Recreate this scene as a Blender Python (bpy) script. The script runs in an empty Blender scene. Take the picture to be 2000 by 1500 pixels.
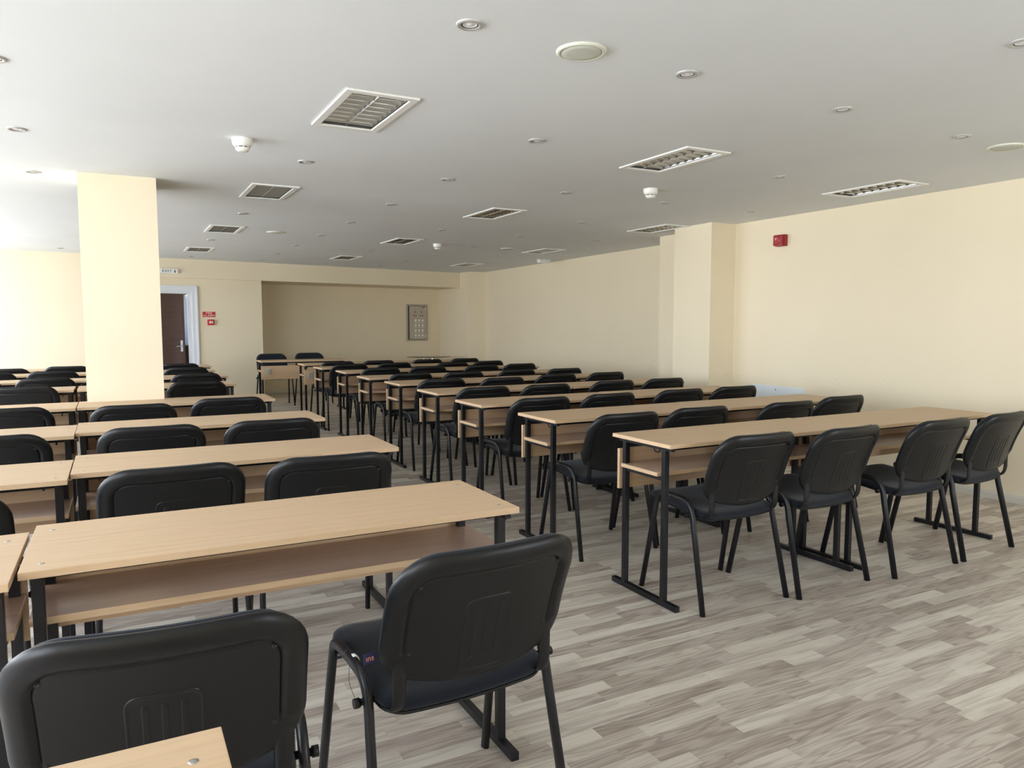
import bpy, bmesh, math, random
from mathutils import Vector, Matrix

SC = bpy.context.scene
C = SC.collection
random.seed(7)
PI = math.pi

# ------------------------------------------------------------------ camera
F_PX = 1447.51
cam_d = bpy.data.cameras.new('camera'); cam = bpy.data.objects.new('camera', cam_d); C.objects.link(cam)
cam_d.sensor_width = 36.0; cam_d.lens = F_PX * 36.0 / 2000.0; cam_d.clip_start = 0.02; cam_d.clip_end = 200
fwd = Vector((0.4696749, 0.87910341, -0.0811337)); rgt = Vector((0.881982097, -0.471282308, -0.000752)); up = Vector((0.03889821, 0.07120514, 0.99670294))
m = Matrix((rgt, up, -fwd)).transposed().to_4x4(); m.translation = Vector((0, 0, 1.2825))
cam.matrix_world = m
SC.camera = cam

# ------------------------------------------------------------------ world, exposure
SC.view_settings.view_transform = 'Standard'; SC.view_settings.look = 'None'
SC.view_settings.gamma = 1.0; SC.view_settings.use_curve_mapping = False
SC.view_settings.exposure = 0.0
WORLD_STRENGTH = 11.3
world = bpy.data.worlds.new('daylight'); SC.world = world; world.use_nodes = True
wn = world.node_tree; wn.nodes.clear()
w_out = wn.nodes.new('ShaderNodeOutputWorld'); w_bg = wn.nodes.new('ShaderNodeBackground')
w_tc = wn.nodes.new('ShaderNodeTexCoord'); w_sep = wn.nodes.new('ShaderNodeSeparateXYZ'); w_ramp = wn.nodes.new('ShaderNodeValToRGB')
w_map = wn.nodes.new('ShaderNodeMapRange'); w_map.inputs[1].default_value = -1; w_map.inputs[2].default_value = 1
wn.links.new(w_tc.outputs['Generated'], w_sep.inputs[0]); wn.links.new(w_sep.outputs[2], w_map.inputs[0])
wn.links.new(w_map.outputs[0], w_ramp.inputs[0]); wn.links.new(w_ramp.outputs[0], w_bg.inputs[0]); wn.links.new(w_bg.outputs[0], w_out.inputs[0])
w_bg.inputs[1].default_value = WORLD_STRENGTH
el = w_ramp.color_ramp.elements
el[0].position = 0.0; el[0].color = (1.06, 1.10, 1.13, 1)       # sunlit street and facades below the horizon
el[1].position = 0.49; el[1].color = (1.06, 1.11, 1.15, 1)
for p_, c_ in ((0.52, (1.12, 1.19, 1.29, 1)), (1.0, (0.72, 0.90, 1.28, 1))):
    e = el.new(p_); e.color = c_

SC.cycles.use_denoising = True
SC.cycles.max_bounces = 10; SC.cycles.diffuse_bounces = 6; SC.cycles.glossy_bounces = 4
SC.cycles.sample_clamp_indirect = 8.0

# window openings (shared by wall builder and the daylight portals): (y0, y1, z0, z1) in the left wall, x = XL
XL = -3.2; YN = -2.2; H = 2.293; XR = 5.635
WIN_L = [(-1.8, 0.9, 0.5, 2.18), (1.2, 3.5, 0.5, 2.18), (3.8, 5.95, 0.5, 2.18), (7.2, 9.4, 0.5, 2.18), (9.7, 11.7, 0.5, 2.18)]
FILL_WIN = [(3.2, 5.0, 0.8, 2.1)]   # added in the wall behind the camera to brighten the near right floor (x0, x1, z0, z1)
def portal(loc, rot, sx, sy):
    l = bpy.data.lights.new('window_daylight', 'AREA'); l.shape = 'RECTANGLE'; l.size = sx; l.size_y = sy
    l.cycles.is_portal = True
    o = bpy.data.objects.new('window_daylight', l); C.objects.link(o); o.location = loc; o.rotation_euler = rot
for (a, b, z0, z1) in WIN_L: portal((XL - 0.12, (a + b) / 2, (z0 + z1) / 2), (0, -PI / 2, 0), z1 - z0, b - a)
for (a, b, z0, z1) in FILL_WIN: portal(((a + b) / 2, YN - 0.12, (z0 + z1) / 2), (PI / 2, 0, 0), b - a, z1 - z0)  # portal of the added fill window

# ------------------------------------------------------------------ materials
def new_mat(name, col, rough=0.6, metal=0.0, spec=0.5):
    m = bpy.data.materials.new(name); m.use_nodes = True
    b = m.node_tree.nodes['Principled BSDF']
    b.inputs['Base Color'].default_value = (*col, 1); b.inputs['Roughness'].default_value = rough
    b.inputs['Metallic'].default_value = metal; b.inputs['Specular IOR Level'].default_value = spec
    return m, m.node_tree, b
def N(nt, t, **kw):
    n = nt.nodes.new(t)
    for k, v in kw.items(): setattr(n, k, v)
    return n
def noise(nt, coord, scale, detail=3, rough=0.5, sc=(1, 1, 1)):
    mp = N(nt, 'ShaderNodeMapping'); mp.inputs['Scale'].default_value = sc
    nt.links.new(coord, mp.inputs[0])
    n = N(nt, 'ShaderNodeTexNoise'); n.inputs['Scale'].default_value = scale; n.inputs['Detail'].default_value = detail; n.inputs['Roughness'].default_value = rough
    nt.links.new(mp.outputs[0], n.inputs['Vector']); return n
def ramp(nt, fac, stops):
    r = N(nt, 'ShaderNodeValToRGB'); nt.links.new(fac, r.inputs[0])
    e = r.color_ramp.elements
    e[0].position, e[0].color = stops[0][0], (*stops[0][1], 1); e[1].position, e[1].color = stops[-1][0], (*stops[-1][1], 1)
    for p, c in stops[1:-1]: k = e.new(p); k.color = (*c, 1)
    return r
def bump(nt, b, h, strength, dist=0.002):
    k = N(nt, 'ShaderNodeBump'); k.inputs['Strength'].default_value = strength; k.inputs['Distance'].default_value = dist
    nt.links.new(h, k.inputs['Height']); nt.links.new(k.outputs[0], b.inputs['Normal'])

def mat_plaster(name, c1, c2, scuffs=False, rough=0.75):
    m, nt, b = new_mat(name, c1, rough, spec=0.25)
    g = N(nt, 'ShaderNodeNewGeometry')
    n = noise(nt, g.outputs['Position'], 1.1, 3)
    r = ramp(nt, n.outputs[0], [(0.3, c1), (0.7, c2)])
    col = r.outputs[0]
    if scuffs:   # chair-back scuffs at the height the chairs touch the wall
        n2 = noise(nt, g.outputs['Position'], 5.0, 4, 0.65, (1.2, 1.2, 7))
        t = ramp(nt, n2.outputs[0], [(0.66, (0, 0, 0)), (0.72, (1, 1, 1))])
        s = N(nt, 'ShaderNodeSeparateXYZ'); nt.links.new(g.outputs['Position'], s.inputs[0])
        band = ramp(nt, s.outputs[2], [(0.70, (0, 0, 0)), (0.76, (1, 1, 1)), (0.80, (1, 1, 1)), (0.84, (0, 0, 0))])
        mul = N(nt, 'ShaderNodeMath', operation='MULTIPLY'); nt.links.new(t.outputs[0], mul.inputs[0]); nt.links.new(band.outputs[0], mul.inputs[1])
        mul2 = N(nt, 'ShaderNodeMath', operation='MULTIPLY'); nt.links.new(mul.outputs[0], mul2.inputs[0]); mul2.inputs[1].default_value = 0.45
        mx = N(nt, 'ShaderNodeMix', data_type='RGBA'); nt.links.new(mul2.outputs[0], mx.inputs[0]); nt.links.new(col, mx.inputs[6]); mx.inputs[7].default_value = (0.33, 0.29, 0.22, 1)
        col = mx.outputs[2]
    nt.links.new(col, b.inputs['Base Color'])
    n3 = noise(nt, g.outputs['Position'], 60, 3)
    bump(nt, b, n3.outputs[0], 0.12, 0.002)
    return m
M = {}
M['wall'] = mat_plaster('cream_wall_paint', (0.82, 0.73, 0.555), (0.79, 0.70, 0.525), scuffs=True)
M['ceiling'] = mat_plaster('ceiling_paint', (0.745, 0.775, 0.795), (0.705, 0.735, 0.755))
M['baseboard'] = new_mat('baseboard_paint', (0.62, 0.60, 0.53), 0.5)[0]
M['white_metal'] = new_mat('white_enamel', (0.80, 0.80, 0.78), 0.35)[0]
M['white_plastic'] = new_mat('white_plastic', (0.82, 0.82, 0.79), 0.4)[0]
M['cream_plastic'] = new_mat('cream_plastic', (0.68, 0.69, 0.60), 0.5)[0]
M['grey_cloth'] = new_mat('speaker_mesh', (0.55, 0.57, 0.50), 0.8)[0]
M['alu'] = new_mat('louvre_aluminium', (0.52, 0.52, 0.50), 0.22, 0.95)[0]
M['dark'] = new_mat('dark_void', (0.02, 0.02, 0.02), 0.8)[0]
M['housing'] = new_mat('housing_grey', (0.16, 0.16, 0.15), 0.5, 0.4)[0]
M['socket'] = new_mat('socket_plate', (0.42, 0.45, 0.40), 0.4)[0]
M['trim'] = new_mat('satin_trim', (0.50, 0.50, 0.50), 0.35, 0.3)[0]
M['bulb'] = new_mat('lamp_glass', (0.92, 0.92, 0.95), 0.15, 0.15)[0]
M['chrome'] = new_mat('chrome', (0.75, 0.75, 0.76), 0.15, 1.0)[0]
M['black_metal'] = new_mat('black_powder_coat', (0.009, 0.009, 0.011), 0.34, spec=0.35)[0]
M['screw'] = new_mat('zinc_screw', (0.45, 0.44, 0.42), 0.35, 0.9)[0]
M['red'] = new_mat('red_sign', (0.52, 0.02, 0.02), 0.45)[0]
M['red_dark'] = new_mat('red_plastic', (0.30, 0.012, 0.02), 0.35)[0]
M['red_lens'] = new_mat('red_lens', (0.42, 0.05, 0.06), 0.2)[0]
M['sign_white'] = new_mat('sign_white', (0.85, 0.87, 0.84), 0.5)[0]
M['sign_dark'] = new_mat('sign_lettering', (0.02, 0.07, 0.05), 0.5)[0]
M['panel_grey'] = new_mat('grey_panel_metal', (0.42, 0.39, 0.34), 0.45, 0.3)[0]
M['panel_door'] = new_mat('grey_panel_door', (0.50, 0.46, 0.40), 0.4, 0.3)[0]
M['cover_plate'] = new_mat('pale_cover_plate', (0.74, 0.80, 0.84), 0.5)[0]
M['door_frame'] = new_mat('door_frame_white', (0.72, 0.75, 0.80), 0.4)[0]
M['navy'] = new_mat('navy_label', (0.02, 0.025, 0.10), 0.7)[0]
M['orange'] = new_mat('orange_thread', (0.75, 0.30, 0.20), 0.7)[0]
M['purple'] = new_mat('lilac_label', (0.30, 0.22, 0.42), 0.7)[0]
M['curtain'] = new_mat('white_curtain', (0.80, 0.84, 0.90), 0.9)[0]
_m, _nt, _b = new_mat('sheer_curtain', (0.80, 0.84, 0.90), 0.9); _tr = _nt.nodes.new('ShaderNodeBsdfTranslucent'); _tr.inputs[0].default_value = (0.35, 0.40, 0.50, 1)
_mx = _nt.nodes.new('ShaderNodeMixShader'); _mx.inputs[0].default_value = 0.35
_nt.links.new(_b.outputs[0], _mx.inputs[1]); _nt.links.new(_tr.outputs[0], _mx.inputs[2]); _nt.links.new(_mx.outputs[0], _nt.nodes['Material Output'].inputs[0]); M['curtain'] = _m
M['cabinet_dark'] = new_mat('dark_cabinet', (0.035, 0.022, 0.018), 0.4)[0]

def mat_black_plastic():
    m, nt, b = new_mat('black_plastic', (0.0060, 0.0065, 0.0074), 0.36, spec=0.32)
    tc = N(nt, 'ShaderNodeTexCoord'); n = noise(nt, tc.outputs['Object'], 900, 2)
    bump(nt, b, n.outputs[0], 0.25, 0.0005); return m
M['black_plastic'] = mat_black_plastic()
def mat_fabric():
    m, nt, b = new_mat('black_fabric', (0.010, 0.012, 0.018), 0.95, spec=0.15)
    b.inputs['Sheen Weight'].default_value = 0.15; b.inputs['Sheen Roughness'].default_value = 0.5
    tc = N(nt, 'ShaderNodeTexCoord'); n = noise(nt, tc.outputs['Object'], 700, 2)
    r = ramp(nt, n.outputs[0], [(0.35, (0.006, 0.008, 0.013)), (0.7, (0.016, 0.019, 0.028))]); nt.links.new(r.outputs[0], b.inputs['Base Color'])
    bump(nt, b, n.outputs[0], 0.4, 0.0008); return m
M['fabric'] = mat_fabric()
def mat_beech(name, base, dark, rough):
    m, nt, b = new_mat(name, base, rough, spec=0.5)
    tc = N(nt, 'ShaderNodeTexCoord'); oi = N(nt, 'ShaderNodeObjectInfo')
    add = N(nt, 'ShaderNodeVectorMath', operation='ADD'); sc_ = N(nt, 'ShaderNodeVectorMath', operation='SCALE'); sc_.inputs[3].default_value = 31.0
    cmb = N(nt, 'ShaderNodeCombineXYZ')
    for i in range(3): nt.links.new(oi.outputs['Random'], cmb.inputs[i])
    nt.links.new(cmb.outputs[0], sc_.inputs[0]); nt.links.new(tc.outputs['Object'], add.inputs[0]); nt.links.new(sc_.outputs[0], add.inputs[1])
    n = noise(nt, add.outputs[0], 1.0, 4, 0.6, (3.0, 55, 55))
    n2 = noise(nt, add.outputs[0], 1.0, 3, 0.6, (14, 260, 260))
    mixn = N(nt, 'ShaderNodeMath', operation='MULTIPLY_ADD'); mixn.inputs[1].default_value = 0.4; nt.links.new(n2.outputs[0], mixn.inputs[0]); nt.links.new(n.outputs[0], mixn.inputs[2])
    r = ramp(nt, mixn.outputs[0], [(0.45, dark), (0.68, base), (0.9, tuple(min(1, c * 1.06) for c in base))])
    nt.links.new(r.outputs[0], b.inputs['Base Color']); return m
M['beech'] = mat_beech('beech_laminate', (0.490, 0.340, 0.258), (0.45, 0.306, 0.226), 0.24)
M['beech_edge'] = mat_beech('beech_edge_band', (0.57, 0.40, 0.245), (0.50, 0.34, 0.19), 0.45)
M['wenge'] = mat_beech('brown_door_laminate', (0.105, 0.060, 0.048), (0.075, 0.042, 0.034), 0.4)

def mat_floor():
    m, nt, b = new_mat('laminate_strips', (0.5, 0.43, 0.36), 0.42, spec=0.4)
    at = N(nt, 'ShaderNodeAttribute'); at.attribute_name = 'tone'
    sep = N(nt, 'ShaderNodeSeparateColor'); nt.links.new(at.outputs['Color'], sep.inputs[0])
    g = N(nt, 'ShaderNodeNewGeometry')
    cmb = N(nt, 'ShaderNodeCombineXYZ'); nt.links.new(sep.outputs[1], cmb.inputs[0]); nt.links.new(sep.outputs[1], cmb.inputs[1]); nt.links.new(sep.outputs[2], cmb.inputs[2])
    s = N(nt, 'ShaderNodeVectorMath', operation='SCALE'); s.inputs[3].default_value = 40; nt.links.new(cmb.outputs[0], s.inputs[0])
    a = N(nt, 'ShaderNodeVectorMath', operation='ADD'); nt.links.new(g.outputs['Position'], a.inputs[0]); nt.links.new(s.outputs[0], a.inputs[1])
    # long flowing grain: wavy bands warped by noise
    n1 = noise(nt, a.outputs[0], 1.0, 3, 0.55, (1.6, 17, 1))
    wv = N(nt, 'ShaderNodeMath', operation='MULTIPLY'); wv.inputs[1].default_value = 26.0; nt.links.new(n1.outputs[0], wv.inputs[0])
    sn = N(nt, 'ShaderNodeMath', operation='SINE'); nt.links.new(wv.outputs[0], sn.inputs[0])
    n2 = noise(nt, a.outputs[0], 1.0, 4, 0.6, (5, 150, 1))
    mx = N(nt, 'ShaderNodeMath', operation='MULTIPLY_ADD'); mx.inputs[1].default_value = 0.16; nt.links.new(sn.outputs[0], mx.inputs[0]); nt.links.new(n2.outputs[0], mx.inputs[2])
    n3 = noise(nt, a.outputs[0], 1.0, 2, 0.5, (1.3, 12, 1))
    ph = N(nt, 'ShaderNodeMath', operation='MULTIPLY'); ph.inputs[1].default_value = 70.0; nt.links.new(n3.outputs[0], ph.inputs[0])
    sn2 = N(nt, 'ShaderNodeMath', operation='SINE'); nt.links.new(ph.outputs[0], sn2.inputs[0])
    half = N(nt, 'ShaderNodeMath', operation='MULTIPLY_ADD'); half.inputs[1].default_value = 0.5; half.inputs[2].default_value = 0.5; nt.links.new(sn2.outputs[0], half.inputs[0])
    line = N(nt, 'ShaderNodeMath', operation='POWER'); line.inputs[1].default_value = 3.0; nt.links.new(half.outputs[0], line.inputs[0])
    inv = N(nt, 'ShaderNodeMath', operation='SUBTRACT'); inv.inputs[0].default_value = 1.1; nt.links.new(sep.outputs[0], inv.inputs[1])
    amt = N(nt, 'ShaderNodeMath', operation='MULTIPLY'); nt.links.new(line.outputs[0], amt.inputs[0]); nt.links.new(inv.outputs[0], amt.inputs[1])
    amt2 = N(nt, 'ShaderNodeMath', operation='MULTIPLY'); amt2.inputs[1].default_value = 0.55; nt.links.new(amt.outputs[0], amt2.inputs[0])
    light = ramp(nt, mx.outputs[0], [(0.30, (0.55, 0.505, 0.43)), (0.55, (0.67, 0.625, 0.54)), (0.8, (0.70, 0.655, 0.57))])
    dark = ramp(nt, mx.outputs[0], [(0.30, (0.37, 0.315, 0.265)), (0.55, (0.475, 0.415, 0.355)), (0.8, (0.525, 0.465, 0.405))])
    mix = N(nt, 'ShaderNodeMix', data_type='RGBA'); nt.links.new(sep.outputs[0], mix.inputs[0]); nt.links.new(dark.outputs[0], mix.inputs[6]); nt.links.new(light.outputs[0], mix.inputs[7])
    gm_ = N(nt, 'ShaderNodeMix', data_type='RGBA'); nt.links.new(amt2.outputs[0], gm_.inputs[0]); nt.links.new(mix.outputs[2], gm_.inputs[6]); gm_.inputs[7].default_value = (0.25, 0.195, 0.16, 1)
    nt.links.new(gm_.outputs[2], b.inputs['Base Color'])
    return m
M['floor'] = mat_floor()
M['subfloor'] = new_mat('floor_joint', (0.16, 0.13, 0.10), 0.8)[0]

# ------------------------------------------------------------------ helpers
def tag(o, label=None, cat=None, group=None, kind=None):
    if label: o['label'] = label
    if cat: o['category'] = cat
    if group: o['group'] = group
    if kind: o['kind'] = kind
    return o
def link(name, me, parent=None, loc=None, rot=None):
    o = bpy.data.objects.new(name, me); C.objects.link(o)
    if parent is not None: o.parent = parent
    if loc is not None: o.location = loc
    if rot is not None: o.rotation_euler = rot
    return o
def obj(name, bm, mats, parent=None, smooth=False, loc=None, rot=None):
    me = bpy.data.meshes.new(name); bm.normal_update(); bm.to_mesh(me); bm.free()
    for k in (mats if isinstance(mats, (list, tuple)) else [mats]): me.materials.append(k)
    if smooth:
        for p in me.polygons: p.use_smooth = True
    return link(name, me, parent, loc, rot)
def empty(name, loc=(0, 0, 0), rz=0):
    o = bpy.data.objects.new(name, None); C.objects.link(o); o.location = loc; o.rotation_euler = (0, 0, rz); o.empty_display_size = 0.1
    return o
def copy_tree(o, parent=None):
    c = o.copy(); C.objects.link(c); c.parent = parent
    for ch in list(o.children): copy_tree(ch, c)
    return c
def box(bm, x0, x1, y0, y1, z0, z1, mi=0, bev=0.0):
    b2 = bmesh.new()
    bmesh.ops.create_cube(b2, size=1)
    bmesh.ops.transform(b2, matrix=Matrix.Translation(((x0 + x1) / 2, (y0 + y1) / 2, (z0 + z1) / 2)) @ Matrix.Diagonal((x1 - x0, y1 - y0, z1 - z0, 1)), verts=b2.verts)
    if bev: bmesh.ops.bevel(b2, geom=b2.edges[:], offset=bev, segments=2, profile=0.7, affect='EDGES')
    merge(bm, b2, mi)
def merge(bm, b2, mi=0):
    vs = {v: bm.verts.new(v.co) for v in b2.verts}
    for f in b2.faces:
        nf = bm.faces.new([vs[v] for v in f.verts]); nf.material_index = mi; nf.smooth = f.smooth
    b2.free()
def tube(bm, pts, r, n=10, sx=1.0, mi=0, cap=True, up_hint=Vector((1, 0, 0))):
    pts = [Vector(p) for p in pts]; rings = []
    for i, p in enumerate(pts):
        t = (pts[min(i + 1, len(pts) - 1)] - pts[max(i - 1, 0)]).normalized()
        a = up_hint - t * up_hint.dot(t)
        if a.length < 1e-4: a = t.orthogonal()
        a.normalize(); b = t.cross(a)
        rings.append([bm.verts.new(p + a * (r * math.cos(2 * PI * k / n)) + b * (r * sx * math.sin(2 * PI * k / n))) for k in range(n)])
    for i in range(len(rings) - 1):
        for k in range(n):
            f = bm.faces.new((rings[i][k], rings[i][(k + 1) % n], rings[i + 1][(k + 1) % n], rings[i + 1][k])); f.smooth = True; f.material_index = mi
    if cap:
        f = bm.faces.new(rings[0][::-1]); f.material_index = mi; f = bm.faces.new(rings[-1]); f.material_index = mi
def smooth_path(pts, iters=2):
    pts = [Vector(p) for p in pts]
    for _ in range(iters):
        q = [pts[0]]
        for a, b in zip(pts, pts[1:]): q += [a * 0.75 + b * 0.25, a * 0.25 + b * 0.75]
        q.append(pts[-1]); pts = q
    return pts
def lathe(bm, prof, n=24, mi=0, c=(0, 0, 0)):
    c = Vector(c); rings = []
    for r, z in prof:
        if r < 1e-6: rings.append([bm.verts.new(c + Vector((0, 0, z)))])
        else: rings.append([bm.verts.new(c + Vector((r * math.cos(2 * PI * k / n), r * math.sin(2 * PI * k / n), z))) for k in range(n)])
    for a, b in zip(rings, rings[1:]):
        for k in range(n):
            k2 = (k + 1) % n
            if len(a) == 1 and len(b) == 1: continue
            if len(a) == 1: f = bm.faces.new((a[0], b[k2], b[k]))
            elif len(b) == 1: f = bm.faces.new((a[k], a[k2], b[0]))
            else: f = bm.faces.new((a[k], a[k2], b[k2], b[k]))
            f.smooth = True; f.material_index = mi
def prism(bm, poly, z0, z1, mi=0):
    lo = [bm.verts.new((x, y, z0)) for x, y in poly]; hi = [bm.verts.new((x, y, z1)) for x, y in poly]; n = len(poly)
    for k in range(n):
        f = bm.faces.new((lo[k], lo[(k + 1) % n], hi[(k + 1) % n], hi[k])); f.material_index = mi
    f = bm.faces.new(lo[::-1]); f.material_index = mi; f = bm.faces.new(hi); f.material_index = mi
def rrect(w, h, rt, rb, n=6, cx=0, cy=0, bulge=0.0):
    """outline of a rounded rectangle (centre cx,cy; half sizes w,h; top and bottom corner radii); returns points and inward normals"""
    P, Nn = [], []
    for (sx, sy, r, a0) in ((1, 1, rt, 0), (-1, 1, rt, PI / 2), (-1, -1, rb, PI), (1, -1, rb, 1.5 * PI)):
        for k in range(n + 1):
            a = a0 + (PI / 2) * k / n
            P.append((cx + sx * (w - r) + r * math.cos(a), cy + sy * (h - r) + r * math.sin(a))); Nn.append((-math.cos(a), -math.sin(a)))
        # a few points along the following straight edge
        nx = {(1, 1): (-1, 1, rt), (-1, 1): (-1, -1, rb), (-1, -1): (1, -1, rb), (1, -1): (1, 1, rt)}[(sx, sy)]
        a = a0 + PI / 2; e0 = P[-1]
        e1 = (cx + nx[0] * (w - nx[2]) + nx[2] * math.cos(a), cy + nx[1] * (h - nx[2]) + nx[2] * math.sin(a))
        for k in range(1, 10):
            t = k / 10; x = e0[0] + (e1[0] - e0[0]) * t; y = e0[1] + (e1[1] - e0[1]) * t
            P.append((x, y)); Nn.append((-math.cos(a), -math.sin(a)))
    if bulge:
        P = [(x, y - bulge * max(0, 1 - (x / w) ** 2) * (1 if y < cy - h * 0.6 else 0)) for x, y in P]
    return P, Nn
def ring_pad(bm, P, Nn, profs, fmap, mi=0, fills=(0.75, 0.5, 0.25), wfun=None, centre=None):
    """surface made of concentric inset rings. profs: lists of (inset, offset); each list is a side starting on the shared outline ring"""
    n = len(P); cx, cy = centre or (sum(p[0] for p in P) / n, sum(p[1] for p in P) / n)
    def ring(d, off, s=1.0, base=None):
        out = []
        for (x, y), (nx, ny) in zip(P, Nn):
            w = wfun(x, y) if wfun else 1.0
            X, Y = x + nx * d, y + ny * d
            if s != 1.0: X, Y = cx + (X - cx) * s, cy + (Y - cy) * s
            o = off(w) if callable(off) else off
            out.append(bm.verts.new(fmap(X, Y, o)))
        return out
    first = None
    for si, prof in enumerate(profs):
        rings = []
        for i, (d, off) in enumerate(prof):
            if i == 0 and first is not None: rings.append(first); continue
            r_ = ring(d, off); rings.append(r_)
            if i == 0 and first is None: first = r_
        d, off = prof[-1]
        for s in fills: rings.append(ring(d, off, s))
        cv = bm.verts.new(fmap(cx, cy, off(1.0) if callable(off) else off))
        fl = si % 2 == 1
        for a, b in zip(rings, rings[1:]):
            for k in range(n):
                q = (a[k], a[(k + 1) % n], b[(k + 1) % n], b[k]); f = bm.faces.new(q[::-1] if fl else q); f.smooth = True; f.material_index = mi
        for k in range(n):
            q = (rings[-1][k], rings[-1][(k + 1) % n], cv); f = bm.faces.new(q[::-1] if fl else q); f.smooth = True; f.material_index = mi
def text_mesh(s, size, extrude=0.0006):
    cu = bpy.data.curves.new('lettering', 'FONT'); cu.body = s; cu.size = size; cu.extrude = extrude; cu.align_x = 'CENTER'; cu.align_y = 'CENTER'
    o = bpy.data.objects.new('lettering', cu); C.objects.link(o)
    dg = bpy.context.evaluated_depsgraph_get(); me = bpy.data.meshes.new_from_object(o.evaluated_get(dg))
    bpy.data.objects.remove(o); bpy.data.curves.remove(cu); return me
def lettering(s, size, mat, parent, loc, rot, name='lettering', sx=1.0):
    me = text_mesh(s, size); me.materials.clear(); me.materials.append(mat)
    o = link(name, me, parent, loc, rot); o.scale = (sx, 1, 1); return o
def struct(name, bm, mat, parent=None):
    o = obj(name, bm, mat, parent)
    if parent is None: o['kind'] = 'structure'
    return o

# ------------------------------------------------------------------ setting
SL = 0.1905                                   # the back wall is not square to the rows of desks
def yb(x, y0): return y0 + SL * (x - 0.64)
YF0 = -2.4; YEND = 16.4
# floor base
b = bmesh.new(); box(b, XL - 0.2, 7.0, YF0, YEND, -0.12, -0.004); floor = struct('floor', b, M['subfloor'])
# laminate strips
W = 0.0612; T = 0.004; GAP = 0.0004
def strip_mesh(L, tone, rnd):
    b = bmesh.new(); box(b, 0, L - GAP, 0, W - GAP, -T, 0)
    me = bpy.data.meshes.new('plank')
    for f in list(b.faces):
        if f.normal.z < -0.5 or f.calc_center_median().z < -T + 1e-6: b.faces.remove(f)
    b.to_mesh(me); b.free(); me.materials.append(M['floor'])
    at = me.color_attributes.new('tone', 'FLOAT_COLOR', 'CORNER')
    for d in at.data: d.color = (tone, rnd, rnd * 0.7, 1)
    return me
LENS = [0.17, 0.25, 0.33, 0.40, 0.47, 0.55]; TONES = [0.0, 0.12, 0.3, 0.6, 0.85, 1.0]
cache = {}
rf = random.Random(3)
pieces = []
y = -2.35; row = 0
def in_view(x, y):
    d = Vector((x, y, -1.2825)); w = d.dot(fwd)
    if w < 0.3: return None
    return (1000 + F_PX * d.dot(rgt) / w, 750 - F_PX * d.dot(up) / w, w)
while y < YEND - 0.3:
    x = XL - 0.15 - rf.random() * 0.5
    while x < 6.6:
        Lk = rf.choice(LENS); L = Lk; tn = rf.choice(TONES); rnd = rf.choice((0.05, 0.21, 0.4, 0.63, 0.88))
        pieces.append((x, y, L, tn, rnd)); x += L
    y += W; row += 1
vis = []
for i, (x, y, L, tn, rnd) in enumerate(pieces):
    p = in_view(x + L / 2, y + W / 2)
    if p and 560 < p[0] < 2040 and -20 < p[1] < 1540 and p[1] > 900: vis.append((p[2], i))
vis.sort(); chosen = set(i for _, i in vis[:298])
fv, ff, fc = [], [], []
for i, (x, y, L, tn, rnd) in enumerate(pieces):
    if i in chosen:
        k = (L, tn, rnd)
        if k not in cache: cache[k] = strip_mesh(L, tn, rnd)
        link('plank', cache[k], floor, (x, y, 0))
    else:
        n0 = len(fv); a, c_, d, e = x, x + L - GAP, y, y + W - GAP
        fv += [(a, d, 0), (c_, d, 0), (c_, e, 0), (a, e, 0), (a, d, -T), (c_, d, -T), (c_, e, -T), (a, e, -T)]
        for q in ((0, 1, 2, 3), (4, 5, 1, 0), (5, 6, 2, 1), (6, 7, 3, 2), (7, 4, 0, 3)):
            ff.append(tuple(n0 + t for t in q)); fc += [(tn, rnd, rnd * 0.7, 1)] * 4
me = bpy.data.meshes.new('plank_field'); me.from_pydata(fv, [], ff); me.materials.append(M['floor'])
at = me.color_attributes.new('tone', 'FLOAT_COLOR', 'CORNER')
at.data.foreach_set('color', [c for col in fc for c in col])
tag(link('plank_field', me, floor), kind='stuff')

# ceiling with rectangular holes for the louvre lights
LIGHTS = [(1.085, 3.545), (3.09, 3.67), (5.08, 3.73), (1.08, 5.99), (3.12, 6.19), (5.15, 6.33), (1.07, 8.53), (3.15, 8.77), (5.31, 9.01), (1.05, 11.0), (3.16, 11.32), (5.37, 11.7)]
LW, LL = 0.335, 0.655; hx, hy = 0.145, 0.303
def ceil_mesh():
    xs = sorted({XL - 0.2, 7.2} | {v for x, _ in LIGHTS for v in (x - hx, x + hx)}); b = bmesh.new()
    ys = sorted({YF0, YEND} | {v for _, y in LIGHTS for v in (y - hy, y + hy)})
    # clusters of lights per column do not share edges, so cut cells by centre test
    for i in range(len(xs) - 1):
        for j in range(len(ys) - 1):
            cx, cy = (xs[i] + xs[i + 1]) / 2, (ys[j] + ys[j + 1]) / 2
            if any(abs(cx - x) < hx and abs(cy - y) < hy for x, y in LIGHTS): continue
            for z, flip in ((H, True), (H + 0.1, False)):
                v = [b.verts.new(p) for p in ((xs[i], ys[j], z), (xs[i + 1], ys[j], z), (xs[i + 1], ys[j + 1], z), (xs[i], ys[j + 1], z))]
                b.faces.new(v[::-1] if flip else v)
    bmesh.ops.remove_doubles(b, verts=b.verts[:], dist=1e-5)
    return b
struct('ceiling', ceil_mesh(), M['ceiling'])

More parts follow.
